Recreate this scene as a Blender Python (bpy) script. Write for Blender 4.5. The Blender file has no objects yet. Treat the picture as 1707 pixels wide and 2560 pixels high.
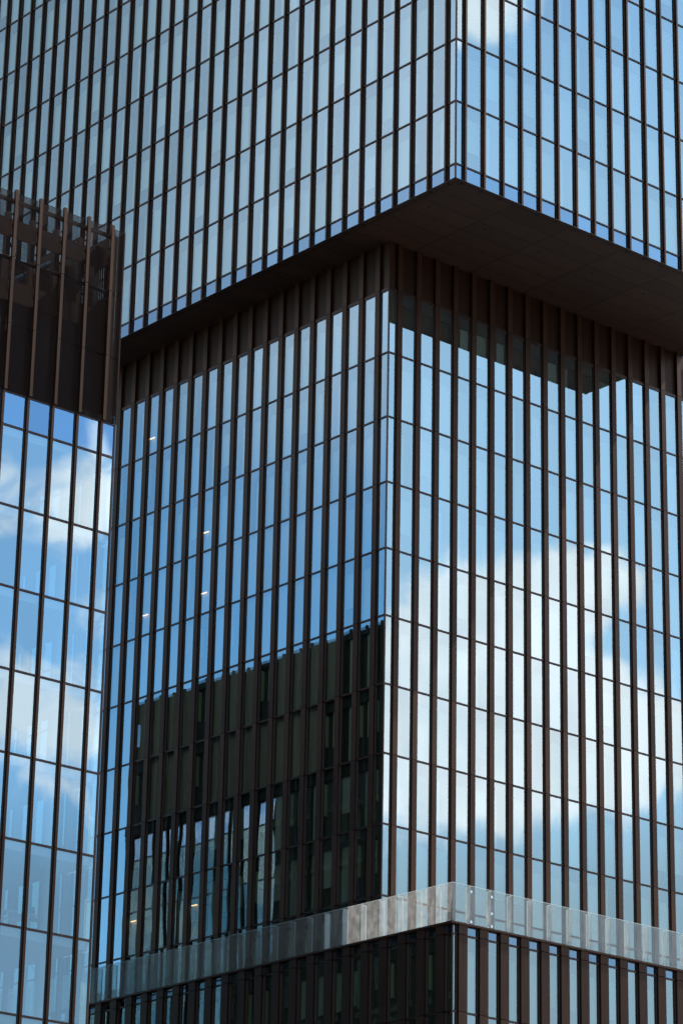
import bpy, math, random
from mathutils import Vector, Matrix
random.seed(11)
sc = bpy.context.scene
C = sc.collection
rad = math.radians
ZC = 1.6                                   # eye height of the photographer above the street

# ------------------------------------------------------------------ camera
FPX = 7689.45                              # focal length in pixels of the 2560 px high photo
cam = bpy.data.cameras.new('camera'); cam_ob = bpy.data.objects.new('camera', cam); C.objects.link(cam_ob)
cam.sensor_fit = 'VERTICAL'; cam.sensor_height = 36.0; cam.sensor_width = 24.0
cam.lens = FPX / 2560 * 36.0
cam.clip_start = 0.5; cam.clip_end = 6000
fw = Vector((0.6088587, 0.71385536, 0.3459792)); rt = Vector((0.7564358, -0.6538245, 0.01784385)); up = Vector((-0.2389476, -0.25084667, 0.93807249))
cam_ob.matrix_world = Matrix(((rt.x, up.x, -fw.x, 0), (rt.y, up.y, -fw.y, 0), (rt.z, up.z, -fw.z, ZC), (0, 0, 0, 1)))
sc.camera = cam_ob

# ------------------------------------------------------------------ light
SUN_AZ, SUN_EL = -4.0, 50.0               # degrees; azimuth counted from +X towards +Y
sun = bpy.data.lights.new('sun', 'SUN'); sun_ob = bpy.data.objects.new('sun', sun); C.objects.link(sun_ob)
sun.energy = 4.6; sun.angle = rad(0.5); sun.color = (1.0, 0.94, 0.86)
sd = Vector((math.cos(rad(SUN_EL)) * math.cos(rad(SUN_AZ)), math.cos(rad(SUN_EL)) * math.sin(rad(SUN_AZ)), math.sin(rad(SUN_EL))))
sun_ob.rotation_euler = sd.to_track_quat('Z', 'Y').to_euler()
sun_ob.location = (60, -40, 150)

SKY_STRENGTH = 0.13
CLOUDS = [  # azimuth, elevation, width, height (degrees), amount
    (-47.6, 16.9, 3.0, 2.3, 1.1), (-45.6, 17.4, 1.4, 1.6, 0.5), (-43.6, 15.8, 2.4, 1.3, 0.72), (-47.0, 15.6, 3.2, 1.3, 0.5), (-50.2, 15.5, 1.6, 2.4, 0.6),
    (-45.0, 18.9, 1.2, 0.75, 0.85), (-43.9, 19.1, 0.6, 0.45, 0.5), (-43.5, 17.9, 0.9, 0.42, -0.95), (-49.0, 19.0, 0.35, 0.9, -0.3),
    (-46.8, 30.1, 1.2, 1.3, 1.3), (-45.6, 31.0, 1.0, 1.0, 0.6),
    (-55.0, 20.1, 2.0, 1.1, 0.66), (-54.7, 20.1, 0.7, 0.8, 0.3), (-55.2, 16.2, 2.2, 1.5, 0.84), (-54.0, 18.2, 0.7, 0.5, 0.35), (-54.3, 21.4, .3, .25, .45), (-55.7, 17.2, 0.5, 0.35, 0.3),
    (-60.0, 24.0, 5.0, 4.0, 0.6), (-30.0, 20.0, 7.0, 5.0, 0.6), (150.0, 24.0, 9.0, 5.0, 0.6), (95.0, 30.0, 9.0, 6.0, 0.5), (52.0, 15.0, 12.0, 7.0, 0.62)]

def nodes_of(mat_or_world):
    mat_or_world.use_nodes = True
    nt = mat_or_world.node_tree; nt.nodes.clear()
    return nt

def nd(nt, typ, **kw):
    n = nt.nodes.new(typ)
    for k, v in kw.items(): setattr(n, k, v)
    return n

def setin(nt, sock, v):
    if isinstance(v, bpy.types.NodeSocket): nt.links.new(v, sock)
    elif v is not None: sock.default_value = v

def m(nt, op, a, b=None, c=None, clamp=False):
    n = nd(nt, 'ShaderNodeMath', operation=op, use_clamp=clamp)
    setin(nt, n.inputs[0], a); setin(nt, n.inputs[1], b); setin(nt, n.inputs[2], c)
    return n.outputs[0]

def vm(nt, op, a, b=None, scale=None):
    n = nd(nt, 'ShaderNodeVectorMath', operation=op)
    setin(nt, n.inputs[0], a); setin(nt, n.inputs[1], b)
    if scale is not None: setin(nt, n.inputs['Scale'], scale)
    return n.outputs['Value'] if op in ('LENGTH', 'DOT_PRODUCT') else n.outputs['Vector']

def ramp(nt, fac, lo, hi, a=0.0, b=1.0):
    n = nd(nt, 'ShaderNodeMapRange', interpolation_type='SMOOTHSTEP')
    setin(nt, n.inputs['Value'], fac)
    n.inputs['From Min'].default_value = lo; n.inputs['From Max'].default_value = hi
    n.inputs['To Min'].default_value = a; n.inputs['To Max'].default_value = b
    return n.outputs['Result']

def mixc(nt, fac, a, b, mode='MIX'):
    n = nd(nt, 'ShaderNodeMix', data_type='RGBA', blend_type=mode)
    setin(nt, n.inputs[0], fac)
    for s, v in ((n.inputs[6], a), (n.inputs[7], b)):
        if isinstance(v, tuple): v = (*v, 1.0)[:4]
        setin(nt, s, v)
    return n.outputs[2]

def noise(nt, vec, scale, detail=2.0, rough=0.5, dist=0.0):
    n = nd(nt, 'ShaderNodeTexNoise')
    setin(nt, n.inputs['Vector'], vec)
    n.inputs['Scale'].default_value = scale; n.inputs['Detail'].default_value = detail
    n.inputs['Roughness'].default_value = rough; n.inputs['Distortion'].default_value = dist
    return n

def build_world():
    w = bpy.data.worlds.new('World'); sc.world = w
    nt = nodes_of(w)
    out = nd(nt, 'ShaderNodeOutputWorld'); bg = nd(nt, 'ShaderNodeBackground'); bg.inputs['Strength'].default_value = SKY_STRENGTH
    nt.links.new(bg.outputs[0], out.inputs[0])
    sky = nd(nt, 'ShaderNodeTexSky', sky_type='NISHITA'); sky.sun_disc = False
    sky.sun_elevation = rad(SUN_EL); sky.sun_rotation = rad(90.0 - SUN_AZ)
    sky.air_density = 1.0; sky.dust_density = 0.4; sky.ozone_density = 2.0; sky.altitude = 0
    tc = nd(nt, 'ShaderNodeTexCoord')
    d = vm(nt, 'NORMALIZE', tc.outputs['Generated'])
    sx = nd(nt, 'ShaderNodeSeparateXYZ'); nt.links.new(d, sx.inputs[0])
    az = m(nt, 'MULTIPLY', m(nt, 'ARCTAN2', sx.outputs[1], sx.outputs[0]), 180 / math.pi)
    el = m(nt, 'MULTIPLY', m(nt, 'ARCSINE', sx.outputs[2]), 180 / math.pi)
    tot = None
    for a, e, sa, se, k in CLOUDS:
        x = m(nt, 'DIVIDE', m(nt, 'SUBTRACT', az, a), sa); y = m(nt, 'DIVIDE', m(nt, 'SUBTRACT', el, e), se)
        r2 = m(nt, 'ADD', m(nt, 'MULTIPLY', x, x), m(nt, 'MULTIPLY', y, y))
        g = m(nt, 'MULTIPLY', m(nt, 'EXPONENT', m(nt, 'MULTIPLY', r2, -1.0)), k)
        tot = g if tot is None else m(nt, 'ADD', tot, g)
    big = noise(nt, d, 9.0, 4.0, 0.5).outputs['Fac']
    fine = noise(nt, d, 38.0, 7.0, 0.56, 0.3).outputs['Fac']
    dens = m(nt, 'ADD', tot, m(nt, 'MULTIPLY', m(nt, 'SUBTRACT', fine, 0.5), 1.45))
    dens = m(nt, 'ADD', dens, m(nt, 'MULTIPLY', m(nt, 'SUBTRACT', big, 0.62), 0.8))
    cov = ramp(nt, dens, 0.26, 0.72)
    # body of the cloud: bright tops, greyer folds
    body = noise(nt, d, 26.0, 5.0, 0.5).outputs['Fac']
    cc = mixc(nt, ramp(nt, body, 0.35, 0.65), (6.0, 6.5, 6.9), (7.7, 7.95, 8.1))
    # thin high veil on the side away from the sun
    veil = ramp(nt, m(nt, 'ADD', el, m(nt, 'MULTIPLY', m(nt, 'SUBTRACT', big, 0.5), 5.0)), 18.6, 24.8)
    side = ramp(nt, sx.outputs[0], 0.0, -0.35)
    veil = m(nt, 'MULTIPLY', m(nt, 'MULTIPLY', veil, side), 0.72)
    veilc = mixc(nt, ramp(nt, az, 133.0, 123.0), (4.2, 5.1, 5.9), (1.65, 2.1, 2.35))
    blue = mixc(nt, 1.0, sky.outputs[0], (0.58, 0.93, 1.03), 'MULTIPLY')
    col = mixc(nt, veil, blue, veilc)
    # milky air low down and towards the sun
    right = ramp(nt, sx.outputs[1], 0.1, -0.4)
    haze = m(nt, 'MULTIPLY', m(nt, 'MULTIPLY', right, ramp(nt, el, 31.0, 24.5, 0.26, 0.46)), ramp(nt, az, -54.5, -49.5, 0.35, 1.0))
    col = mixc(nt, haze, col, (4.9, 6.3, 6.8))
    col = mixc(nt, m(nt, 'MULTIPLY', right, ramp(nt, el, 15.8, 12.6, 0.0, 0.85)), col, mixc(nt, ramp(nt, az, -54.0, -50.5), (1.25, 2.0, 2.75), (2.1, 2.85, 3.3)))
    low = ramp(nt, el, 1.0, 9.0)
    col = mixc(nt, m(nt, 'MULTIPLY', cov, m(nt, 'MULTIPLY', low, 0.96)), col, cc)
    nt.links.new(col, bg.inputs['Color'])
build_world()

vs = sc.view_settings
vs.view_transform = 'Standard'; vs.look = 'None'; vs.gamma = 1.0; vs.use_curve_mapping = False; vs.exposure = 1.10
sc.cycles.max_bounces = 10; sc.cycles.transparent_max_bounces = 24; sc.cycles.glossy_bounces = 6
sc.cycles.diffuse_bounces = 3; sc.cycles.transmission_bounces = 8
sc.cycles.use_denoising = True
sc.cycles.sample_clamp_indirect = 6.0
sc.cycles.caustics_reflective = False

# ------------------------------------------------------------------ materials
def principled(name, base, rough=0.5, metal=0.0, spec=0.5):
    mt = bpy.data.materials.new(name); nt = nodes_of(mt)
    out = nd(nt, 'ShaderNodeOutputMaterial'); b = nd(nt, 'ShaderNodeBsdfPrincipled')
    b.inputs['Base Color'].default_value = (*base, 1); b.inputs['Roughness'].default_value = rough
    b.inputs['Metallic'].default_value = metal; b.inputs['Specular IOR Level'].default_value = spec
    nt.links.new(b.outputs[0], out.inputs[0])
    return mt, nt, b, out

def metal_mat(name, base, rough=0.42, var=0.36, streak=1.0):
    mt, nt, b, out = principled(name, base, rough, 0.7, 0.25)
    tc = nd(nt, 'ShaderNodeTexCoord'); oi = nd(nt, 'ShaderNodeObjectInfo'); g = nd(nt, 'ShaderNodeNewGeometry')
    mp = nd(nt, 'ShaderNodeMapping'); nt.links.new(g.outputs['Position'], mp.inputs[0]); mp.inputs['Scale'].default_value = (3, 3, 0.25)
    n1 = noise(nt, mp.outputs[0], 1.6, 5.0, 0.6).outputs['Fac']
    n2 = noise(nt, g.outputs['Position'], 0.35, 2.0).outputs['Fac']
    r = m(nt, 'MULTIPLY', m(nt, 'SUBTRACT', g.outputs['Random Per Island'], 0.5), var * 1.2)
    f = m(nt, 'ADD', m(nt, 'ADD', 1.0, r), m(nt, 'MULTIPLY', m(nt, 'SUBTRACT', n1, 0.5), var * 2.2 * streak))
    f = m(nt, 'ADD', f, m(nt, 'MULTIPLY', m(nt, 'SUBTRACT', n2, 0.5), var))
    mul = nd(nt, 'ShaderNodeVectorMath', operation='SCALE'); mul.inputs[0].default_value = base; nt.links.new(f, mul.inputs['Scale'])
    nt.links.new(mul.outputs[0], b.inputs['Base Color'])
    setin(nt, b.inputs['Roughness'], m(nt, 'ADD', rough - 0.12, m(nt, 'MULTIPLY', n1, 0.24)))
    return mt

M = {}
M['bronze'] = metal_mat('bronze_cladding', (0.074, 0.029, 0.0145), 0.46)
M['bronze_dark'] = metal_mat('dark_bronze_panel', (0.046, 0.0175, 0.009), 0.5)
M['bronze_warm'] = metal_mat('warm_bronze_cladding', (0.062, 0.023, 0.0100), 0.5)
M['frame'] = metal_mat('window_frame_bronze', (0.086, 0.044, 0.033), 0.36)
M['near_black'] = principled('near_black_matte', (0.011, 0.008, 0.006), 0.7, 0, 0.2)[0]  # braces and trim, and shade coloured onto the office fin sides
M['inner_dark'] = principled('dark_reveal', (0.075, 0.068, 0.052), 0.85)[0]
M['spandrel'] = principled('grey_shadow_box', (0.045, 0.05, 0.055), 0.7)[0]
M['reflection_lift'] = principled('reflection_lift_backing', (0.62, 0.52, 0.42), 0.9)[0]  # backing colour set to lighten and tint the dark reflection
M['jamb'] = principled('pale_jamb', (0.55, 0.60, 0.40), 0.7)[0]
M['white'] = principled('white_paint', (0.75, 0.75, 0.72), 0.5)[0]
M['ceiling'] = principled('office_ceiling', (0.62, 0.63, 0.62), 0.8)[0]
M['floor_in'] = principled('office_carpet', (0.09, 0.10, 0.12), 0.9)[0]
M['core_wall'] = principled('office_core_wall', (0.30, 0.33, 0.36), 0.8)[0]
M['dark_core'] = principled('dark_structure', (0.010, 0.009, 0.008), 0.8)[0]
M['steel'] = principled('stainless_clip', (0.75, 0.74, 0.72), 0.25, 1.0)[0]
M['chair'] = principled('chair_black_plastic', (0.02, 0.02, 0.022), 0.5)[0]
M['chrome'] = principled('chair_chrome', (0.8, 0.8, 0.8), 0.2, 1.0)[0]

def curtain_mat():
    mt, nt, b, out = principled('sheer_curtain', (0.5, 0.53, 0.52), 0.9, 0, 0.1)
    g = nd(nt, 'ShaderNodeNewGeometry'); oi = nd(nt, 'ShaderNodeObjectInfo')
    r = m(nt, 'FRACT', m(nt, 'ADD', m(nt, 'MULTIPLY', g.outputs['Random Per Island'], 3.7), m(nt, 'MULTIPLY', oi.outputs['Random'], 5.3)))
    nt.links.new(mixc(nt, r, (0.42, 0.45, 0.42), (0.74, 0.77, 0.73)), b.inputs['Base Color'])
    return mt
M['curtain'] = curtain_mat()

def schlick(nt, g, f0):
    c = m(nt, 'ABSOLUTE', vm(nt, 'DOT_PRODUCT', g.outputs['Normal'], g.outputs['Incoming']))
    return m(nt, 'ADD', f0, m(nt, 'MULTIPLY', m(nt, 'POWER', m(nt, 'SUBTRACT', 1.0, c, clamp=True), 5.0), 1.0 - f0))

def glass_mat(name, base_fac, tint, trans, wob=1.0):
    mt = bpy.data.materials.new(name); nt = nodes_of(mt)
    out = nd(nt, 'ShaderNodeOutputMaterial'); mix = nd(nt, 'ShaderNodeMixShader')
    gl = nd(nt, 'ShaderNodeBsdfGlossy'); gl.inputs['Roughness'].default_value = 0.0; gl.inputs['Color'].default_value = (*tint, 1)
    tr = nd(nt, 'ShaderNodeBsdfTransparent'); tr.inputs['Color'].default_value = (*trans, 1)
    g = nd(nt, 'ShaderNodeNewGeometry'); oi = nd(nt, 'ShaderNodeObjectInfo')
    seed = m(nt, 'ADD', m(nt, 'MULTIPLY', oi.outputs['Random'], 91.7), m(nt, 'MULTIPLY', g.outputs['Random Per Island'], 57.3))
    wn = nd(nt, 'ShaderNodeTexWhiteNoise', noise_dimensions='1D'); nt.links.new(seed, wn.inputs['W'])
    tilt = vm(nt, 'SCALE', vm(nt, 'SUBTRACT', wn.outputs['Color'], (0.5, 0.5, 0.5)), scale=0.0030 * wob)
    shift = vm(nt, 'ADD', g.outputs['Position'], vm(nt, 'SCALE', wn.outputs['Color'], scale=40.0))
    wave = vm(nt, 'SCALE', vm(nt, 'SUBTRACT', noise(nt, shift, 0.6, 0.0, 0.4).outputs['Color'], (0.5, 0.5, 0.5)), scale=0.0036 * wob)
    nrm = vm(nt, 'NORMALIZE', vm(nt, 'ADD', g.outputs['Normal'], vm(nt, 'ADD', tilt, wave)))
    nt.links.new(nrm, gl.inputs['Normal'])
    fac = schlick(nt, g, base_fac)
    fac = m(nt, 'MULTIPLY', fac, m(nt, 'ADD', 0.91, m(nt, 'MULTIPLY', wn.outputs['Value'], 0.18)))     # panes from different batches
    nt.links.new(fac, mix.inputs[0]); nt.links.new(tr.outputs[0], mix.inputs[1]); nt.links.new(gl.outputs[0], mix.inputs[2])
    nt.links.new(mix.outputs[0], out.inputs[0])
    return mt
M['glass'] = glass_mat('coated_glass', 0.42, (0.84, 0.95, 1.0), (0.74, 0.82, 0.72))
M['glass_spandrel'] = glass_mat('bluish_spandrel_glass', 0.40, (0.56, 0.76, 1.0), (0.5, 0.6, 0.6))
M['glass_side'] = glass_mat('lightly_mirrored_glass', 0.19, (0.74, 0.96, 0.92), (0.74, 0.82, 0.72))
M['glass_clear'] = glass_mat('lightly_coated_glass', 0.40, (0.80, 0.93, 1.0), (0.66, 0.74, 0.74))

def balustrade_glass(name, fac0):
    mt = bpy.data.materials.new(name); nt = nodes_of(mt)
    out = nd(nt, 'ShaderNodeOutputMaterial'); mix = nd(nt, 'ShaderNodeMixShader'); mix2 = nd(nt, 'ShaderNodeMixShader')
    gl = nd(nt, 'ShaderNodeBsdfGlossy'); gl.inputs['Roughness'].default_value = 0.03; gl.inputs['Color'].default_value = (0.97, 0.95, 0.94, 1)
    tr = nd(nt, 'ShaderNodeBsdfTransparent'); tr.inputs['Color'].default_value = (0.90, 0.92, 0.90, 1)
    df = nd(nt, 'ShaderNodeBsdfTranslucent'); df.inputs['Color'].default_value = (0.92, 0.86, 0.84, 1)
    d2 = nd(nt, 'ShaderNodeBsdfDiffuse'); d2.inputs['Color'].default_value = (0.92, 0.86, 0.84, 1)
    md = nd(nt, 'ShaderNodeMixShader'); md.inputs[0].default_value = 0.5
    nt.links.new(df.outputs[0], md.inputs[1]); nt.links.new(d2.outputs[0], md.inputs[2])
    g = nd(nt, 'ShaderNodeNewGeometry')
    dust = noise(nt, g.outputs['Position'], 2.3, 6.0, 0.65).outputs['Fac']
    fac = schlick(nt, g, fac0)
    nt.links.new(fac, mix.inputs[0]); nt.links.new(tr.outputs[0], mix.inputs[1]); nt.links.new(gl.outputs[0], mix.inputs[2])
    nt.links.new(ramp(nt, dust, 0.35, 0.75, 0.08, 0.19), mix2.inputs[0])
    nt.links.new(mix.outputs[0], mix2.inputs[1]); nt.links.new(md.outputs[0], mix2.inputs[2])
    nt.links.new(mix2.outputs[0], out.inputs[0])
    return mt
M['bal_glass'] = balustrade_glass('balustrade_glass', 0.075)
M['bal_fin'] = balustrade_glass('balustrade_fin_glass', 0.14)
def edge_mat():
    mt = bpy.data.materials.new('polished_glass_edge'); nt = nodes_of(mt)
    out = nd(nt, 'ShaderNodeOutputMaterial'); mx = nd(nt, 'ShaderNodeMixShader'); mx.inputs[0].default_value = 0.5
    a = nd(nt, 'ShaderNodeBsdfTranslucent'); a.inputs['Color'].default_value = (0.9, 0.93, 0.92, 1)
    b = nd(nt, 'ShaderNodeBsdfDiffuse'); b.inputs['Color'].default_value = (0.85, 0.88, 0.87, 1)
    nt.links.new(a.outputs[0], mx.inputs[1]); nt.links.new(b.outputs[0], mx.inputs[2]); nt.links.new(mx.outputs[0], out.inputs[0])
    return mt
M['glass_edge'] = edge_mat()

def screen_mat():
    mt, nt, b, out = principled('perforated_bronze_sheet', (0.030, 0.0115, 0.0065), 0.7, 0.0, 0.1)
    tc = nd(nt, 'ShaderNodeNewGeometry')
    sx = nd(nt, 'ShaderNodeSeparateXYZ'); nt.links.new(tc.outputs['Position'], sx.inputs[0])
    s = m(nt, 'FRACT', m(nt, 'MULTIPLY', m(nt, 'ADD', sx.outputs[0], sx.outputs[1]), 1.0 / 0.055))
    z = m(nt, 'FRACT', m(nt, 'MULTIPLY', sx.outputs[2], 1.0 / 0.09))
    slot = m(nt, 'MULTIPLY', m(nt, 'GREATER_THAN', s, 0.46), m(nt, 'GREATER_THAN', z, 0.16))
    tr = nd(nt, 'ShaderNodeBsdfTransparent'); mix = nd(nt, 'ShaderNodeMixShader')
    nt.links.new(slot, mix.inputs[0]); nt.links.new(b.outputs[0], mix.inputs[1]); nt.links.new(tr.outputs[0], mix.inputs[2])
    nt.links.new(mix.outputs[0], out.inputs[0])
    return mt
M['screen'] = screen_mat()

def soffit_mat():
    mt, nt, b, out = principled('soffit_panels', (0.045, 0.031, 0.026), 0.55)
    g = nd(nt, 'ShaderNodeNewGeometry'); sx = nd(nt, 'ShaderNodeSeparateXYZ'); nt.links.new(g.outputs['Position'], sx.inputs[0])
    fx = m(nt, 'FRACT', m(nt, 'DIVIDE', sx.outputs[1], 1.32)); fy = m(nt, 'FRACT', m(nt, 'DIVIDE', sx.outputs[0], 3.96))
    seam = m(nt, 'MAXIMUM', m(nt, 'LESS_THAN', fx, 0.05), m(nt, 'LESS_THAN', fy, 0.02))
    n1 = noise(nt, g.outputs['Position'], 0.8, 4.0).outputs['Fac']
    c1 = mixc(nt, n1, (0.050, 0.024, 0.015), (0.078, 0.036, 0.022))
    cell = nd(nt, 'ShaderNodeCombineXYZ'); nt.links.new(m(nt, 'FLOOR', m(nt, 'DIVIDE', sx.outputs[1], 1.32)), cell.inputs[0]); nt.links.new(m(nt, 'FLOOR', m(nt, 'DIVIDE', sx.outputs[0], 3.96)), cell.inputs[1])
    wn = nd(nt, 'ShaderNodeTexWhiteNoise'); nt.links.new(cell.outputs[0], wn.inputs['Vector'])
    c1 = mixc(nt, m(nt, 'MULTIPLY', wn.outputs['Value'], 0.6), c1, (0.028, 0.014, 0.009))
    nt.links.new(mixc(nt, seam, c1, (0.006, 0.004, 0.003)), b.inputs['Base Color'])
    return mt
M['soffit'] = soffit_mat()

def ground_mat():
    mt, nt, b, out = principled('street_paving', (0.2, 0.2, 0.19), 0.85)
    g = nd(nt, 'ShaderNodeNewGeometry')
    br = nd(nt, 'ShaderNodeTexBrick'); nt.links.new(g.outputs['Position'], br.inputs['Vector']); br.inputs['Scale'].default_value = 1.0
    br.inputs['Color1'].default_value = (0.085, 0.08, 0.075, 1); br.inputs['Color2'].default_value = (0.11, 0.105, 0.095, 1); br.inputs['Mortar'].default_value = (0.045, 0.045, 0.045, 1)
    n1 = noise(nt, g.outputs['Position'], 0.2, 5.0).outputs['Fac']
    nt.links.new(mixc(nt, n1, br.outputs['Color'], (0.075, 0.07, 0.066)), b.inputs['Base Color'])
    return mt
M['ground'] = ground_mat()
M['terrace'] = principled('terrace_paving', (0.28, 0.27, 0.26), 0.85)[0]

def lamp_mat(name, col, k):
    mt = bpy.data.materials.new(name); nt = nodes_of(mt)
    out = nd(nt, 'ShaderNodeOutputMaterial'); e = nd(nt, 'ShaderNodeEmission'); e.inputs[0].default_value = (*col, 1); e.inputs[1].default_value = k
    nt.links.new(e.outputs[0], out.inputs[0]); return mt
M['lamp_warm'] = lamp_mat('warm_lit_lamp', (1.0, 0.62, 0.32), 1.5)
M['lamp_white'] = lamp_mat('white_lit_lamp', (1.0, 0.97, 0.92), 0.9)

# ------------------------------------------------------------------ mesh helpers
class MB:
    def __init__(s): s.v = []; s.f = []; s.mi = []; s.mats = []
    def mat(s, k):
        if k not in s.mats: s.mats.append(k)
        return s.mats.index(k)
    def quad(s, a, b, c, d, k):
        i = len(s.v); s.v += [tuple(a), tuple(b), tuple(c), tuple(d)]; s.f.append((i, i + 1, i + 2, i + 3)); s.mi.append(s.mat(k))
    def box(s, x0, x1, y0, y1, z0, z1, k):
        i = len(s.v)
        s.v += [(x0, y0, z0), (x1, y0, z0), (x1, y1, z0), (x0, y1, z0), (x0, y0, z1), (x1, y0, z1), (x1, y1, z1), (x0, y1, z1)]
        for q in ((0, 3, 2, 1), (4, 5, 6, 7), (0, 1, 5, 4), (1, 2, 6, 5), (2, 3, 7, 6), (3, 0, 4, 7)):
            s.f.append(tuple(i + j for j in q)); s.mi.append(s.mat(k))
    def bar(s, a, b, r, k, n=6):
        a = Vector(a); b = Vector(b); d = (b - a).normalized()
        u = d.orthogonal().normalized(); w = d.cross(u); i = len(s.v)
        for p in (a, b):
            for j in range(n):
                t = 2 * math.pi * j / n; s.v.append(tuple(p + u * r * math.cos(t) + w * r * math.sin(t)))
        for j in range(n):
            q = (j + 1) % n; s.f.append((i + j, i + q, i + n + q, i + n + j)); s.mi.append(s.mat(k))
        s.f.append(tuple(i + j for j in reversed(range(n)))); s.mi.append(s.mat(k))
        s.f.append(tuple(i + n + j for j in range(n))); s.mi.append(s.mat(k))
    def add(s, o, mw):
        i = len(s.v); s.v += [tuple(mw @ Vector(p)) for p in o.v]
        s.f += [tuple(i + j for j in q) for q in o.f]; s.mi += [s.mat(o.mats[q]) for q in o.mi]
    def mesh(s, name):
        me = bpy.data.meshes.new(name); me.from_pydata(s.v, [], s.f)
        for k in s.mats: me.materials.append(M[k])
        me.polygons.foreach_set('material_index', s.mi); me.update(); return me

def link(name, me, parent=None, mw=None):
    o = bpy.data.objects.new(name, me); C.objects.link(o)
    if parent is not None: o.parent = parent
    if mw is not None: o.matrix_local = mw
    return o

def empty(name, loc, label, cat, group=None):
    o = bpy.data.objects.new(name, None); C.objects.link(o); o.location = loc; o.empty_display_size = 1
    o['label'] = label; o['category'] = cat
    if group: o['group'] = group
    return o

def tag(o, label, cat, group=None):
    o['label'] = label; o['category'] = cat
    if group: o['group'] = group
    return o

# a facade frame: local x runs to the right as seen from outside, y goes into the building, z up
def frame_right(x, y): return Matrix.Translation((x, y, 0))                                   # wall facing -Y, origin at the corner, x to the right
def frame_left(x, y): return Matrix.Translation((x, y, 0)) @ Matrix.Rotation(-math.pi / 2, 4, 'Z')   # wall facing -X, origin at the corner, x negative going away

# ------------------------------------------------------------------ windows
def window_mb(w, h, kind, glass='glass', bot=0.045, top=0.045, side=0.025):
    """One glazed bay: frame, pane and what stands just behind it. Origin at the lower left corner of the opening."""
    b = MB(); g = 0.003
    if kind == 'spandrel': glass = 'glass_spandrel'
    b.box(g, w - g, -0.025, 0.07, g, bot, 'frame'); b.box(g, w - g, -0.025, 0.07, h - top, h - g, 'frame')
    b.box(g, side, -0.02, 0.07, bot, h - top, 'frame'); b.box(w - side, w - g, -0.02, 0.07, bot, h - top, 'frame')
    b.quad((side, 0.02, bot), (w - side, 0.02, bot), (w - side, 0.02, h - top), (side, 0.02, h - top), glass)
    if kind == 'clear': return b
    D = 0.34; a = side - 0.005; z0 = bot - 0.01; z1 = h - top + 0.01
    inner = 'inner_dark'
    b.quad((a, 0.07, z0), (a, 0.07, z1), (a, D, z1), (a, D, z0), inner)
    b.quad((w - a, 0.07, z0), (w - a, D, z0), (w - a, D, z1), (w - a, 0.07, z1), inner)
    b.quad((a, 0.07, z0), (a, D, z0), (w - a, D, z0), (w - a, 0.07, z0), inner)
    b.quad((a, 0.07, z1), (w - a, 0.07, z1), (w - a, D, z1), (a, D, z1), inner)
    b.quad((a, D, z0), (w - a, D, z0), (w - a, D, z1), (a, D, z1), inner)
    if kind == 'spandrel':
        b.quad((a, 0.16, z0), (w - a, 0.16, z0), (w - a, 0.16, z1), (a, 0.16, z1), 'inner_dark'); return b
    if kind == 'plain':
        b.quad((a + .002, 0.2, z0), (w - a - .002, 0.2, z0), (w - a - .002, 0.2, z1), (a + .002, 0.2, z1), 'reflection_lift'); return b  # backing added behind panes that mirror the dark building
    zh = h - 0.62                                                     # underside of the ceiling bulkhead
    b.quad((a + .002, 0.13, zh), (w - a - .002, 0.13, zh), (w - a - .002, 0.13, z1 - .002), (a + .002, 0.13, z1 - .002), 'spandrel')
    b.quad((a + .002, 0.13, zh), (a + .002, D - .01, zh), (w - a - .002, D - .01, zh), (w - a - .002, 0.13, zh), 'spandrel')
    if kind in ('jamb', 'jamb_half'):
        b.box(a + .002, a + 0.065, 0.16, D - .02, 0.34 * h, zh - .12, 'jamb')
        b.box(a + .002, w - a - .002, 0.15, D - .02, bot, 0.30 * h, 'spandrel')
    def curtain(x0, x1, zb, zt, n):
        xs = [x0 + (x1 - x0) * i / n for i in range(n + 1)]
        i0 = len(b.v)
        for i, x in enumerate(xs):
            y = 0.235 + 0.022 * math.sin(x * 38.0 + zb) + 0.012 * math.sin(x * 17.0 + 1.3)
            b.v += [(x, y, zb), (x, y, zt)]
        for i in range(n):
            b.f.append((i0 + 2 * i, i0 + 2 * i + 2, i0 + 2 * i + 3, i0 + 2 * i + 1)); b.mi.append(b.mat('curtain'))
    if kind == 'curtain': curtain(a + .01, w - a - .01, bot, zh - .01, 28)
    if kind == 'curtain_part': curtain(a + .01 + w * .4, w - a - .01, bot, zh - .01, 18)
    if kind == 'curtain_left': curtain(a + .01, a + .01 + w * .45, bot, zh - .01, 18)
    if kind == 'jamb_half': curtain(a + w * .5, w - a - .01, bot, zh - .01, 14)
    if kind == 'blind': b.quad((a + .01, 0.22, h * .30), (w - a - .01, 0.22, h * .30), (w - a - .01, 0.22, zh - .01), (a + .01, 0.22, zh - .01), 'curtain')
    return b

KINDS = ['curtain'] * 9 + ['curtain_part'] * 3 + ['curtain_left'] * 2 + ['blind'] * 2 + ['jamb'] * 3
KINDS_DARK = ['jamb'] * 5 + ['jamb_half'] * 4 + ['curtain_part'] * 3 + ['blind'] * 4 + ['curtain'] * 2
mb_cache, me_cache = {}, {}
def window_shape(w, h, kind, **kw):
    key = (round(w, 3), round(h, 3), kind, tuple(sorted(kw.items())))
    if key not in mb_cache: mb_cache[key] = window_mb(w, h, kind, **kw)
    return key

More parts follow.
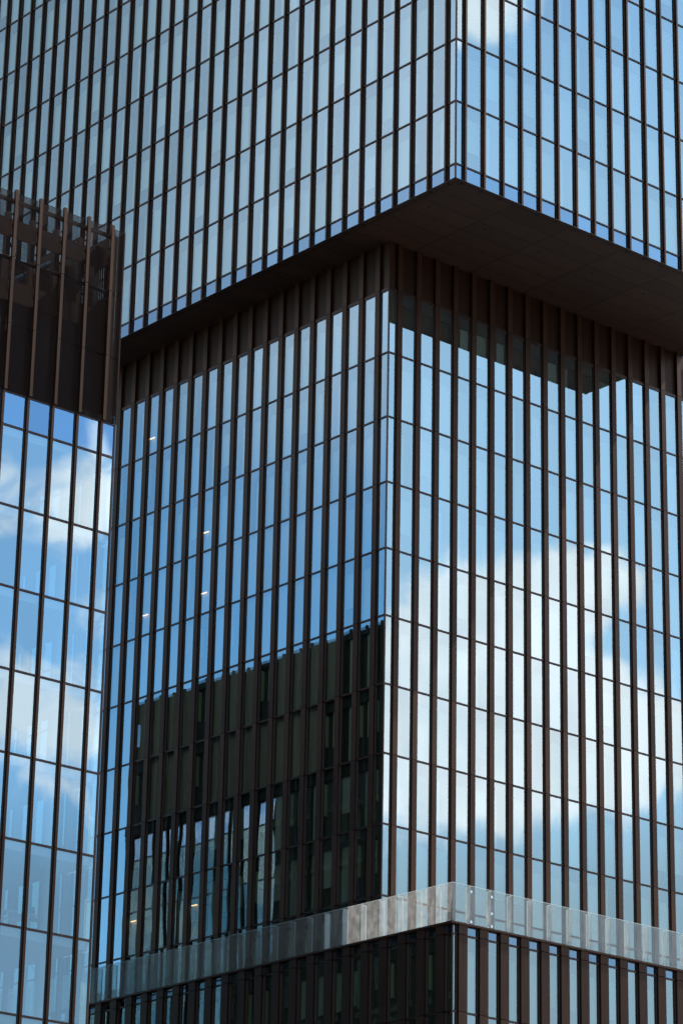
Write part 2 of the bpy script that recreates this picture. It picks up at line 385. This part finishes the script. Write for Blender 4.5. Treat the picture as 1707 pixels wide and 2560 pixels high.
camP = Vector((0, 0, ZC))
def shown(mw, w, h):
    """Rough size in the photograph of a bay (0 when it lies outside the frame)."""
    p = mw @ Vector((w / 2, 0, h / 2)); d = p - camP; z = d.dot(fw)
    if z <= 1: return 0
    x = FPX * d.dot(rt) / z; y = FPX * d.dot(up) / z
    if abs(x) > 1707 / 2 + 10 or abs(y) > 1280 + 60: return 0
    n = (mw.to_3x3() @ Vector((0, -1, 0))); c = -n.dot(d.normalized())
    return max(0, c) * w * h / d.length ** 2

def place_windows(items, parent, limit=100):
    """items: (matrix in world, shape key, w, h). The largest become windows of their own, the rest one mesh."""
    items = sorted(items, key=lambda t: -shown(t[0], t[2], t[3]))
    inv = parent_world(parent).inverted()
    rest = MB()
    nrest = 0
    for i, (mw, key, w, h) in enumerate(items):
        if i < limit:
            if key not in me_cache: me_cache[key] = mb_cache[key].mesh('window')
            link('window', me_cache[key], parent, inv @ mw)
        else: rest.add(mb_cache[key], inv @ mw); nrest += 1
    if nrest:
        o = link('windows', rest.mesh('windows'), parent); o['kind'] = 'stuff'

def parent_world(o):
    mtx = Matrix.Translation(o.location)
    while o.parent is not None:
        o = o.parent; mtx = Matrix.Translation(o.location) @ mtx
    return mtx

def fin(parent, F, x0, w, d, segs, mat='bronze', back=0.36, name='fin'):
    b = MB()
    for z0, z1 in segs:
        b.box(0, w, -d, -d + .02, z0, z1, mat); b.box(.004, w - .004, -d + .021, back, z0, z1, 'bronze_dark' if mat == 'bronze' else 'near_black')   # cover plate; sides behind it coloured darker to stand for shade
    return link(name, b.mesh(name), parent, parent_world(parent).inverted() @ F @ Matrix.Translation((x0, 0, 0)))

def split(z0, z1, joints, gap=0.022):
    js = sorted(j for j in joints if z0 + 0.1 < j < z1 - 0.1); out = []; a = z0
    for j in js: out.append((a, j - gap / 2)); a = j + gap / 2
    out.append((a, z1)); return out

# ------------------------------------------------------------------ setting
gb = MB(); S = 3000
gb.quad((-S, -S, 0), (S, -S, 0), (S, S, 0), (-S, S, 0), 'ground')
go = link('ground', gb.mesh('ground')); go['kind'] = 'structure'

# ================================================================== the tower
tower = empty('office_tower', (95, 103, 0), 'tall dark bronze and glass tower of stacked blocks with an overhanging upper block', 'building')
MX, MY = 97.282, 110.551                     # corner of the middle block
UX, UY = 94.823, 102.821                     # corner of the upper block
PX, PY = 95.21, 103.17                       # corner of the podium
SOFFIT = 69.572 + ZC
UZ0, UH = 70.461 + ZC, 3.564
MZ0, MH = 63.236 + ZC, 3.6
PZ0, PH = 31.058 + ZC, 3.6
CORNICE = 31.614 + ZC
MOD = 1.3265

def part(parent, name): 
    o = bpy.data.objects.new(name, None); C.objects.link(o); o.parent = parent; return o

def local(parent, mbuilder, name):
    o = link(name, mbuilder.mesh(name), parent, parent_world(parent).inverted()); return o

# ---- upper block
nR, nL = 18, 52
UEX = 119.80; UEY = UY + 0.58 + 1.32 * nL + 0.6; UTOP = UZ0 + UH * 9
uc = MB()
uc.box(UX + .36, UEX, UY + .36, UEY, SOFFIT + .10, UTOP + .9, 'dark_core')
upper = local(tower, uc, 'upper_block'); 
upper['label'] = 'upper block jutting out over the floors below'
sb = MB(); sb.box(UX - .15, UEX, UY - .15, UY + .019, SOFFIT - .012, SOFFIT - .001, 'soffit'); sb.box(UX - .15, UX + .019, UY + .0195, UEY, SOFFIT - .012, SOFFIT - .001, 'soffit'); sb.box(UX + .02, UEX - .02, UY + .02, UEY - .02, SOFFIT, SOFFIT + .09, 'soffit'); local(upper, sb, 'soffit')
for lx, ly in ([(UX + 1.2 + 3.96 * k, UY + 3.3) for k in range(6)] + [(UX + 1.2, UY + 7.26 + 3.96 * k) for k in range(5)]):
    b = MB(); b.bar((0, 0, -.03), (0, 0, .02), .07, 'frame', 12); b.bar((0, 0, -.034), (0, 0, -.031), .05, 'spandrel', 12)
    link('downlight', b.mesh('downlight'), upper, parent_world(upper).inverted() @ Matrix.Translation((lx, ly, SOFFIT)))
pb = MB(); pb.box(UX, UEX, UY, UY + .3, UTOP, UTOP + .9, 'bronze'); pb.box(UX, UX + .3, UY + .3, UEY, UTOP, UTOP + .9, 'bronze'); local(upper, pb, 'parapet')
FR, FL = frame_right(UX, UY), frame_left(UX, UY)
zr = [UZ0 + UH * k for k in range(10)]
UW, UD = 0.11, 0.14
win = []
def bays(F, xs, zs, kinds, dark=None):
    out = []
    for (x0, x1) in xs:
        for (z0, z1) in zs:
            k = random.choice(kinds) if z1 - z0 > 1.5 else 'spandrel'
            if dark and dark(x0, z0) and k != 'spandrel': k = random.choice(KINDS_DARK) if not (x0 < -4 and z0 > 43) else random.choice(['plain'] * 5 + ['jamb_half'])
            key = window_shape(x1 - x0, z1 - z0, k)
            out.append((F @ Matrix.Translation((x0, 0, z0)), key, x1 - x0, z1 - z0))
    return out
zs = [(SOFFIT + .005, UZ0)] + [(zr[k], zr[k + 1]) for k in range(9)]
fr = [0.545 + 1.3228 * k for k in range(19)]
xsR = [(0.03, fr[0])] + [(fr[k] + UW, fr[k + 1]) for k in range(18)]
fl = [-(0.605 + 1.3195 * k) - UW for k in range(nL)]      # left edges seen from outside run to negative x
xsL = [(fl[0] + UW, -0.03)] + [(fl[k + 1] + UW, fl[k]) for k in range(nL - 1)]
win = bays(FR, xsR, zs, KINDS) + bays(FL, xsL, zs, KINDS)
place_windows(win, upper)
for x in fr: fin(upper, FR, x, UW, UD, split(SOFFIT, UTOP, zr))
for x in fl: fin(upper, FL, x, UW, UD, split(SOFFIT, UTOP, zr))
cb = MB(); cb.box(UX - .02, UX + .028, UY - .02, UY + .028, SOFFIT, UTOP, 'frame'); local(upper, cb, 'corner_post')

# ---- middle block
TER = CORNICE - 0.15
MEX, MEY = MX + 25.4, MY + 64.0
mc = MB(); mc.box(MX + .36, MEX, MY + .36, MEY, TER - .3, SOFFIT - .02, 'dark_core')
middle = local(tower, mc, 'middle_block'); middle['label'] = 'recessed middle block below the overhang'
MTOP = 66.80 + ZC
zm = [MZ0 - MH * k for k in range(9)]
zs = [(MZ0, MTOP)] + [(zm[k + 1], zm[k]) for k in range(8)] + [(TER + .05, zm[8])]
FR, FL = frame_right(MX, MY), frame_left(MX, MY)
WR, WL, MD = 0.325, 0.345, 0.10
fr = [0.553 + 1.3265 * k for k in range(19)]
xsR = [(0.03, fr[0])] + [(fr[k] + WR, fr[k + 1]) for k in range(18)]
nML = 28
fl = [-(0.65 + 1.3265 * k) - WL for k in range(nML)]
xsL = [(fl[0] + WL, -0.03)] + [(fl[k + 1] + WL, fl[k]) for k in range(nML - 1)]
win = bays(FR, xsR, zs, KINDS) + bays(FL, xsL, zs, KINDS, lambda x, z: z < 54 + ZC - 0.0)
LAMPS = [(14.90, 57.16), (14.90, 53.64), (20.2, 64.23), (20.15, 53.63), (14.81, 36.32), (20.08, 36.30)]
place_windows(win, middle)
b = MB(); b.box(MX - .05, MX + .35, MY + 37.4, MEY, TER, SOFFIT - .01, 'bronze'); local(middle, b, 'reflection_blocker')  # unseen blank wall added to stop repeated blue sky reflections
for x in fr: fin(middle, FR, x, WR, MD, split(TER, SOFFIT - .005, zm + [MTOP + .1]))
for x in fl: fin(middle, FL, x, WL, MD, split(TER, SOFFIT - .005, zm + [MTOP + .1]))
cb = MB(); cb.box(MX - .02, MX + .028, MY - .02, MY + .028, TER, MTOP, 'frame'); cb.box(MX - .01, MX + .36, MY - .01, MY + .36, MTOP + .006, SOFFIT - .004, 'bronze'); local(middle, cb, 'corner_post')
for F, xs in ((FR, xsR), (FL, xsL)):
    for x0, x1 in xs:
        b = MB(); w = x1 - x0 - .006
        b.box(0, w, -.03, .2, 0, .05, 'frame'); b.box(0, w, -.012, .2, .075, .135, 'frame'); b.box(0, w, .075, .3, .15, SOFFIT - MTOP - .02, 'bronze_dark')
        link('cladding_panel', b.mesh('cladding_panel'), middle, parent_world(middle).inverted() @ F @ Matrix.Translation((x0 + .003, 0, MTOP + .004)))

# ---- podium with the roof terrace
PEX, PEY = PX + 34.0, PY + 75.0
pc = MB(); pc.box(PX + .36, PEX, PY + .36, PEY, 0.0, TER - .02, 'dark_core')
podium = local(tower, pc, 'podium_block'); podium['label'] = 'lower block with a roof terrace'
tb = MB(); tb.box(PX + .2, PEX, PY + .2, MY - .02, TER - .015, TER + .01, 'terrace'); tb.box(PX + .2, MX - .02, MY - .02, PEY, TER - .015, TER + .01, 'terrace'); local(podium, tb, 'terrace_floor')
kb = MB()
kb.box(PX - .19, PEX, PY - .19, PY + .2, CORNICE - .10, CORNICE, 'bronze'); kb.box(PX - .19, PX + .2, PY + .2, PEY, CORNICE - .10, CORNICE, 'bronze')
local(podium, kb, 'cornice')
zp = [PZ0 - PH * k for k in range(9)]
zs = [(PZ0, CORNICE - .102)] + [(zp[k + 1], zp[k]) for k in range(8)]
FR, FL = frame_right(PX, PY), frame_left(PX, PY)
WP, PD = 0.535, 0.14
fr = [0.307 + 1.3275 * k for k in range(24)]
xsR = [(0.03, fr[0])] + [(fr[k] + WP, fr[k + 1]) for k in range(23)]
fl = [-(0.455 + 1.3265 * k) - WP for k in range(40)]
xsL = [(fl[0] + WP, -0.03)] + [(fl[k + 1] + WP, fl[k]) for k in range(39)]
win = bays(FR, xsR, zs, ['curtain', 'curtain_part', 'jamb', 'jamb', 'blind', 'jamb_half']) + bays(FL, xsL, zs, KINDS_DARK)
place_windows(win, podium)
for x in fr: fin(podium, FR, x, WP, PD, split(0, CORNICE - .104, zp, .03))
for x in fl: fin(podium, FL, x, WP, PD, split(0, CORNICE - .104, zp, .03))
cb = MB(); cb.box(PX - .02, PX + .028, PY - .02, PY + .028, 0, CORNICE - .104, 'frame'); local(podium, cb, 'corner_post')

# ================================================================== terrace balustrade
BT = 33.491 + ZC
bal = empty('glass_balustrade', (PX, PY, CORNICE), 'frameless clear glass balustrade with glass fins round the roof terrace', 'balustrade')
def bal_side(F, joints, sign):
    inv = parent_world(bal).inverted()
    H = BT - CORNICE
    def put(name, b, x, y=0.0): return link(name, b.mesh(name), bal, inv @ F @ Matrix.Translation((x, y, CORNICE)))
    prev = 0.0
    for i, j in enumerate(joints):
        x0, x1 = (prev + .008, j - .008) if sign > 0 else (j + .008, prev - .008)
        b = MB(); b.box(0.0, x1 - x0, 0.0, 0.02, 0.012, H - .012, 'bal_glass'); b.box(0.0, x1 - x0, -.001, 0.021, H - .011, H, 'glass_edge')
        p = put('glass_panel', b, x0)
        for t in (.18, .82):
            c = MB(); xx = (x1 - x0) * t; c.box(xx - .025, xx + .025, -.02, -.003, -.02, .075, 'steel'); c.box(xx - .025, xx + .025, .023, .04, 0.002, .075, 'steel')
            link('clip', c.mesh('clip'), p)
        b = MB(); b.box(-.010, .010, .03, .33, .014, H - .04, 'bal_fin'); b.box(-.022, .022, .331, .36, .014, H - .04, 'glass_edge'); b.box(-.012, .012, .03, .352, H - .038, H - .022, 'glass_edge')
        f = put('glass_fin', b, j)
        if sign > 0 and i in (0, 1):
            c = MB()
            for zz in ((.1, H * .82) if i == 0 else (.1, .7, H * .8)): c.box(-.05, .06, -.012, -.002, zz, zz + .12, 'steel')
            link('hinge', c.mesh('hinge'), f)
        prev = j
bal_side(frame_right(PX, PY), [1.178 + 1.3227 * k for k in range(20)], 1)
bal_side(frame_left(PX, PY), [-(1.2 + 1.3225 * k) for k in range(30)], -1)
b = MB(); b.box(PX - .03, PX + 30, PY - .012, PY + .035, CORNICE, CORNICE + .012, 'steel'); b.box(PX - .03, PX + .035, PY + .035, PY + 45, CORNICE, CORNICE + .012, 'steel')
local(bal, b, 'base_rail')

# ================================================================== the neighbouring office building
LX, LY = 74.438, 102.791
LZ0 = 48.988 + ZC
LROOF = 59.93 + ZC
SCB = 50.53 + ZC
LX0 = LX - 15.0; LEY = 162.7
office = empty('office_building', (LX, LY, 0), 'lower office building on the left with bronze fins, mirrored windows and a perforated rooftop screen', 'building')
zl = [LZ0 - 3.6 * k for k in range(14)]
# floors
for k in range(0, 13):
    z = zl[k]
    b = MB(); b.box(LX0, LX - .10, LY + .10, LEY - .1, z - .42, z - .02, 'ceiling'); b.box(LX0, LX - .11, LY + .11, LEY - .11, z - .018, z + .012, 'floor_in')
    local(office, b, 'floor_slab')
b = MB(); b.box(LX0, LX - 9.0, LY + 9.5, LEY - 9, 0, SCB, 'core_wall'); b.box(LX - 9.0, LX - 5.5, LY + 14, LEY - 9, 0, SCB, 'core_wall'); local(office, b, 'core_wall')
b = MB(); b.box(LX0, LX - .12, LEY - .4, LEY - .1, 0, SCB, 'dark_core'); b.box(LX0 - .3, LX0 - .02, LY + .1, LEY, 0, SCB, 'dark_core'); local(office, b, 'rear_wall')
for cx, cy in ((LX - 1.15, LY + 1.7), (LX - 3.7, LY + 4.2), (LX - 8.6, LY + 4.2), (LX - 1.15, LY + 9.0), (LX - 1.15, LY + 16.4)):
    b = MB(); b.bar((0, 0, 0), (0, 0, SCB - .5), .27, 'white', 20)
    link('column', b.mesh('column'), office, parent_world(office).inverted() @ Matrix.Translation((cx, cy, 0)))
b = MB(); b.box(LX0, LX - .1, LY + .1, LEY - .1, SCB - .1, SCB + .35, 'dark_core'); local(office, b, 'roof_deck')
# glazing
FLf = Matrix.Translation((LX, LY, 0))
FLs = Matrix.Translation((LX, LY, 0)) @ Matrix.Rotation(math.pi / 2, 4, 'Z')     # side wall facing +X: x runs towards +Y, seen from outside to the right
LW, LD = 0.125, 0.10
fx = [-0.856 - 1.311 * k for k in range(11)]
xs = [(fx[0] + LW, -0.03)] + [(fx[k + 1] + LW, fx[k]) for k in range(10)]
win = []
for x0, x1 in xs:
    for k in range(-1, 12):
        z0, z1 = (zl[0], SCB) if k < 0 else (zl[k + 1], zl[k])
        key = window_shape(x1 - x0, z1 - z0, 'spandrel' if k < 0 else 'clear', glass='glass' if k < 0 else 'glass_clear')
        win.append((FLf @ Matrix.Translation((x0, 0, z0)), key, x1 - x0, z1 - z0))
sx_ = [0.72 + 1.3265 * k for k in range(45)]
xss = [(0.03, sx_[0])] + [(sx_[k] + LW, sx_[k + 1]) for k in range(44)]
for x0, x1 in xss:
    for k in range(-1, 12):
        z0, z1 = (zl[0], SCB) if k < 0 else (zl[k + 1], zl[k])
        near = x0 < 10
        kind = 'spandrel' if k < 0 else ('clear' if near else random.choice(KINDS_DARK))
        key = window_shape(x1 - x0, z1 - z0, kind, glass='glass_side')
        win.append((FLs @ Matrix.Translation((x0, 0, z0)), key, x1 - x0, z1 - z0))
place_windows(win, office, 100)
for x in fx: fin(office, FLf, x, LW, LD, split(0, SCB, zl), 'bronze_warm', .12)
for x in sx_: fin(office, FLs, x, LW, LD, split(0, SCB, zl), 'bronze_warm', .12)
cb = MB(); cb.box(LX - .028, LX + .02, LY - .02, LY + .028, 0, SCB, 'frame'); local(office, cb, 'corner_post')
# rooftop screen: perforated sheets between fins, with a frame and the plant behind it
rows = [(SCB + .03, 53.66 + ZC - .015), (53.66 + ZC + .015, 56.80 + ZC - .02), (56.80 + ZC + .02, LROOF)]
def screen_side(F, xs_, edge, step, n):
    inv = parent_world(office).inverted()
    for i in range(n):
        xa = xs_[i] if i < len(xs_) else None
    return inv
inv = parent_world(office).inverted()
sfx = [-0.80 - 1.3197 * k for k in range(11)]
bx = [(sfx[0] + .18, .05)] + [(sfx[k + 1] + .18, sfx[k] - .03) for k in range(10)]
for x0, x1 in bx:
    for z0, z1 in rows:
        b = MB(); b.box(0, x1 - x0, -.03, -.024, 0, z1 - z0, 'screen'); link('screen_panel', b.mesh('screen_panel'), office, inv @ FLf @ Matrix.Translation((x0, 0, z0)))
for x in sfx:
    b = MB()
    for z0, z1 in rows: b.box(0, .15, -.17, -.01, z0 - (0.01), z1 + (.10 if z1 == LROOF else .0), 'bronze_warm')
    z = SCB + .5
    while z < LROOF - .2:
        b.box(-.03, 0.0, -.06, .0, z, z + .07, 'near_black'); z += .52
    link('screen_fin', b.mesh('screen_fin'), office, inv @ FLf @ Matrix.Translation((x, 0, 0)))
ssx = [0.72 + 1.3265 * k for k in range(45)]
bx = [(0.05 - .1, ssx[0] - .02)] + [(ssx[k] + .17, ssx[k + 1] - .02) for k in range(44)]
sp = MB(); sf = MB()
for x0, x1 in bx:
    for z0, z1 in rows: sp.box(x0, x1, -.03, -.024, z0, z1, 'screen')
for x in ssx:
    for z0, z1 in rows: sf.box(x, x + .15, -.17, -.01, z0, z1, 'bronze_dark')
link('side_screen', sp.mesh('side_screen'), office, inv @ FLs); link('side_screen_frame', sf.mesh('side_screen_frame'), office, inv @ FLs)
b = MB(); b.box(LX - .03, LX + .045, LY - .045, LY - .032, SCB + .02, LROOF, 'bronze'); local(office, b, 'screen_corner')
# structure behind the screen
b = MB()
for k in range(11):
    x = LX - 1.55 - 1.3197 * k; b.box(x - .11, x + .11, LY + 1.1, LY + 1.35, SCB + .35, LROOF - .35, 'bronze')
b.box(LX0, LX - .7, LY + 1.05, LY + 1.09, 58.35 + ZC, 59.25 + ZC, 'bronze_dark'); b.box(LX0, LX - .7, LY + 1.05, LY + 1.09, 55.3 + ZC, 56.3 + ZC, 'bronze_dark')
b.box(LX0, LX - .3, LY + .06, LY + .2, LROOF - .42, LROOF - .28, 'near_black'); b.box(LX0, LX - .3, LY + .06, LY + .2, 56.75 + ZC, 56.85 + ZC, 'near_black')
for k in range(6):
    x = LX - 1.3 - 2.6394 * k; b.bar((x, LY + 1.4, 56.4 + ZC), (x - 1.3, LY + 1.4, 58.3 + ZC), .035, 'near_black')
b.box(LX0, LX - .7, LY + 1.10, LY + 1.3, SCB + .35, 55.29 + ZC, 'dark_core')
b.box(LX - 1.6, LX - 1.4, LY + 3.0, LEY - .5, SCB + .35, LROOF - .3, 'bronze')
for k in range(45):
    y = LY + 1.6 + 1.3265 * k
    b.box(LX - 0.62, LX - .36, y - .3, y + .3, SCB + .35, LROOF - .35, 'bronze')
b.box(LX - .32, LX - .22, LY + .3, LEY - .5, 58.5 + ZC, LROOF - .06, 'bronze'); b.box(LX - .32, LX - .22, LY + .3, LEY - .5, SCB + .35, 56.9 + ZC, 'bronze')
local(office, b, 'screen_frame')
b = MB(); b.box(LX - 5.6, LX - .9, LY + 3.0, LY + 9, SCB + .35, 58.2 + ZC, 'bronze'); b.box(LX - 5.7, LX - .8, LY + 2.9, LY + 9.1, 58.2 + ZC, 58.35 + ZC, 'near_black'); local(office, b, 'plant_room')
b = MB(); b.bar((LX - 5.6, LY + 2.2, 56.0 + ZC), (LX - 2.4, LY + 2.2, 58.4 + ZC), .13, 'core_wall', 12); b.box(LX - 4.8, LX - 2.7, LY + 1.9, LY + 2.5, 56.3 + ZC, 56.65 + ZC, 'spandrel'); local(office, b, 'rooftop_duct')

# ================================================================== things inside
def lamp_strip(x, y, z, dx, dy, length, mat, label, group):
    o = empty('ceiling_light', (x, y, z), label, 'light', group)
    o.rotation_euler = (0, 0, math.atan2(dy, dx))
    b = MB(); b.box(-length / 2, length / 2, -.05, .05, .0, .05, 'white'); link('housing', b.mesh('housing'), o)
    b = MB(); b.box(-length / 2 + .02, length / 2 - .02, -.04, .04, -.03, -.002, mat); link('diffuser', b.mesh('diffuser'), o)
    return o

bays_L = [(MY - x1, MY - x0) for x0, x1 in xsL]
LBL = ['small warm lit lamp behind the highest lit window of the left facade',
       'small warm lit lamp behind blue glass, upper of the pair in one bay',
       'small warm lit lamp behind blue glass, lower of the pair in one bay',
       'small warm lit lamp behind blue glass near the left building, in the middle floors',
       'small warm lit lamp behind dark glass, just above the balustrade, right of the pair',
       'small warm lit lamp behind dark glass, just above the balustrade, left of the pair']
order = [2, 0, 1, 3, 4, 5]
for lab, i in zip(LBL, order):
    yo, z = LAMPS[i]
    lamp_strip(MX + .11, MY + yo + .10, z + ZC + .05, 0, 1, .46, 'lamp_warm', lab, 'lit lamps behind the left facade')

# ---- desks and a chair by the glass of the neighbouring building
def desk(x, y, z, label):
    o = empty('desk', (x, y, z), label, 'desk', 'white desks behind the window')
    b = MB(); b.box(-.37, .37, 0, 1.5, .70, .73, 'white'); link('desk_top', b.mesh('desk_top'), o)
    for yy in (.1, 1.36):
        b = MB(); b.box(-.34, .34, yy, yy + .05, .655, .698, 'white'); b.box(-.035, .035, yy, yy + .05, .05, .655, 'white'); b.box(-.34, .34, yy, yy + .05, .012, .05, 'white')
        link('leg', b.mesh('leg'), o)
    return o
FZ = zl[6] + .012
desk(LX - 4.0 + .05, LY + .35, FZ, 'white desk with T shaped legs behind the window, beside the leftmost fin')
desk(LX - 2.95 + .05, LY + .35, FZ, 'white desk with T shaped legs and a black office chair standing under it')
ch = empty('office_chair', (LX - 2.72, LY + .32, FZ), 'black swivel office chair with chrome frame in front of a white desk behind glass', 'chair')
b = MB(); b.bar((0, 0, .12), (0, 0, .46), .03, 'chrome', 10)
for k in range(5):
    t = 2 * math.pi * k / 5; b.bar((0, 0, .14), (.27 * math.cos(t), .27 * math.sin(t), .07), .02, 'chrome'); b.bar((.27 * math.cos(t), .27 * math.sin(t) - .02, .033), (.27 * math.cos(t), .27 * math.sin(t) + .02, .033), .033, 'chair', 8)
link('base', b.mesh('base'), ch)
b = MB(); b.box(-.23, .23, -.22, .22, .46, .53, 'chair'); link('seat', b.mesh('seat'), ch)
b = MB()
for i in range(6):
    z0 = .56 + .09 * i; b.box(-.21 + .006 * i, .21 - .006 * i, .20 + .012 * i, .235 + .012 * i, z0, z0 + .088, 'chair')
link('backrest', b.mesh('backrest'), ch)

for k, nm in ((2, 'highest'), (3, 'middle one'), (6, 'lowest')):
    lamp_strip(LX - 5.4, LY + 2.6, zl[k] - .50, 1, 0.0, 1.1, 'lamp_white', 'thin white ceiling light inside the left building, the %s of three' % nm, 'ceiling lights in the left building')
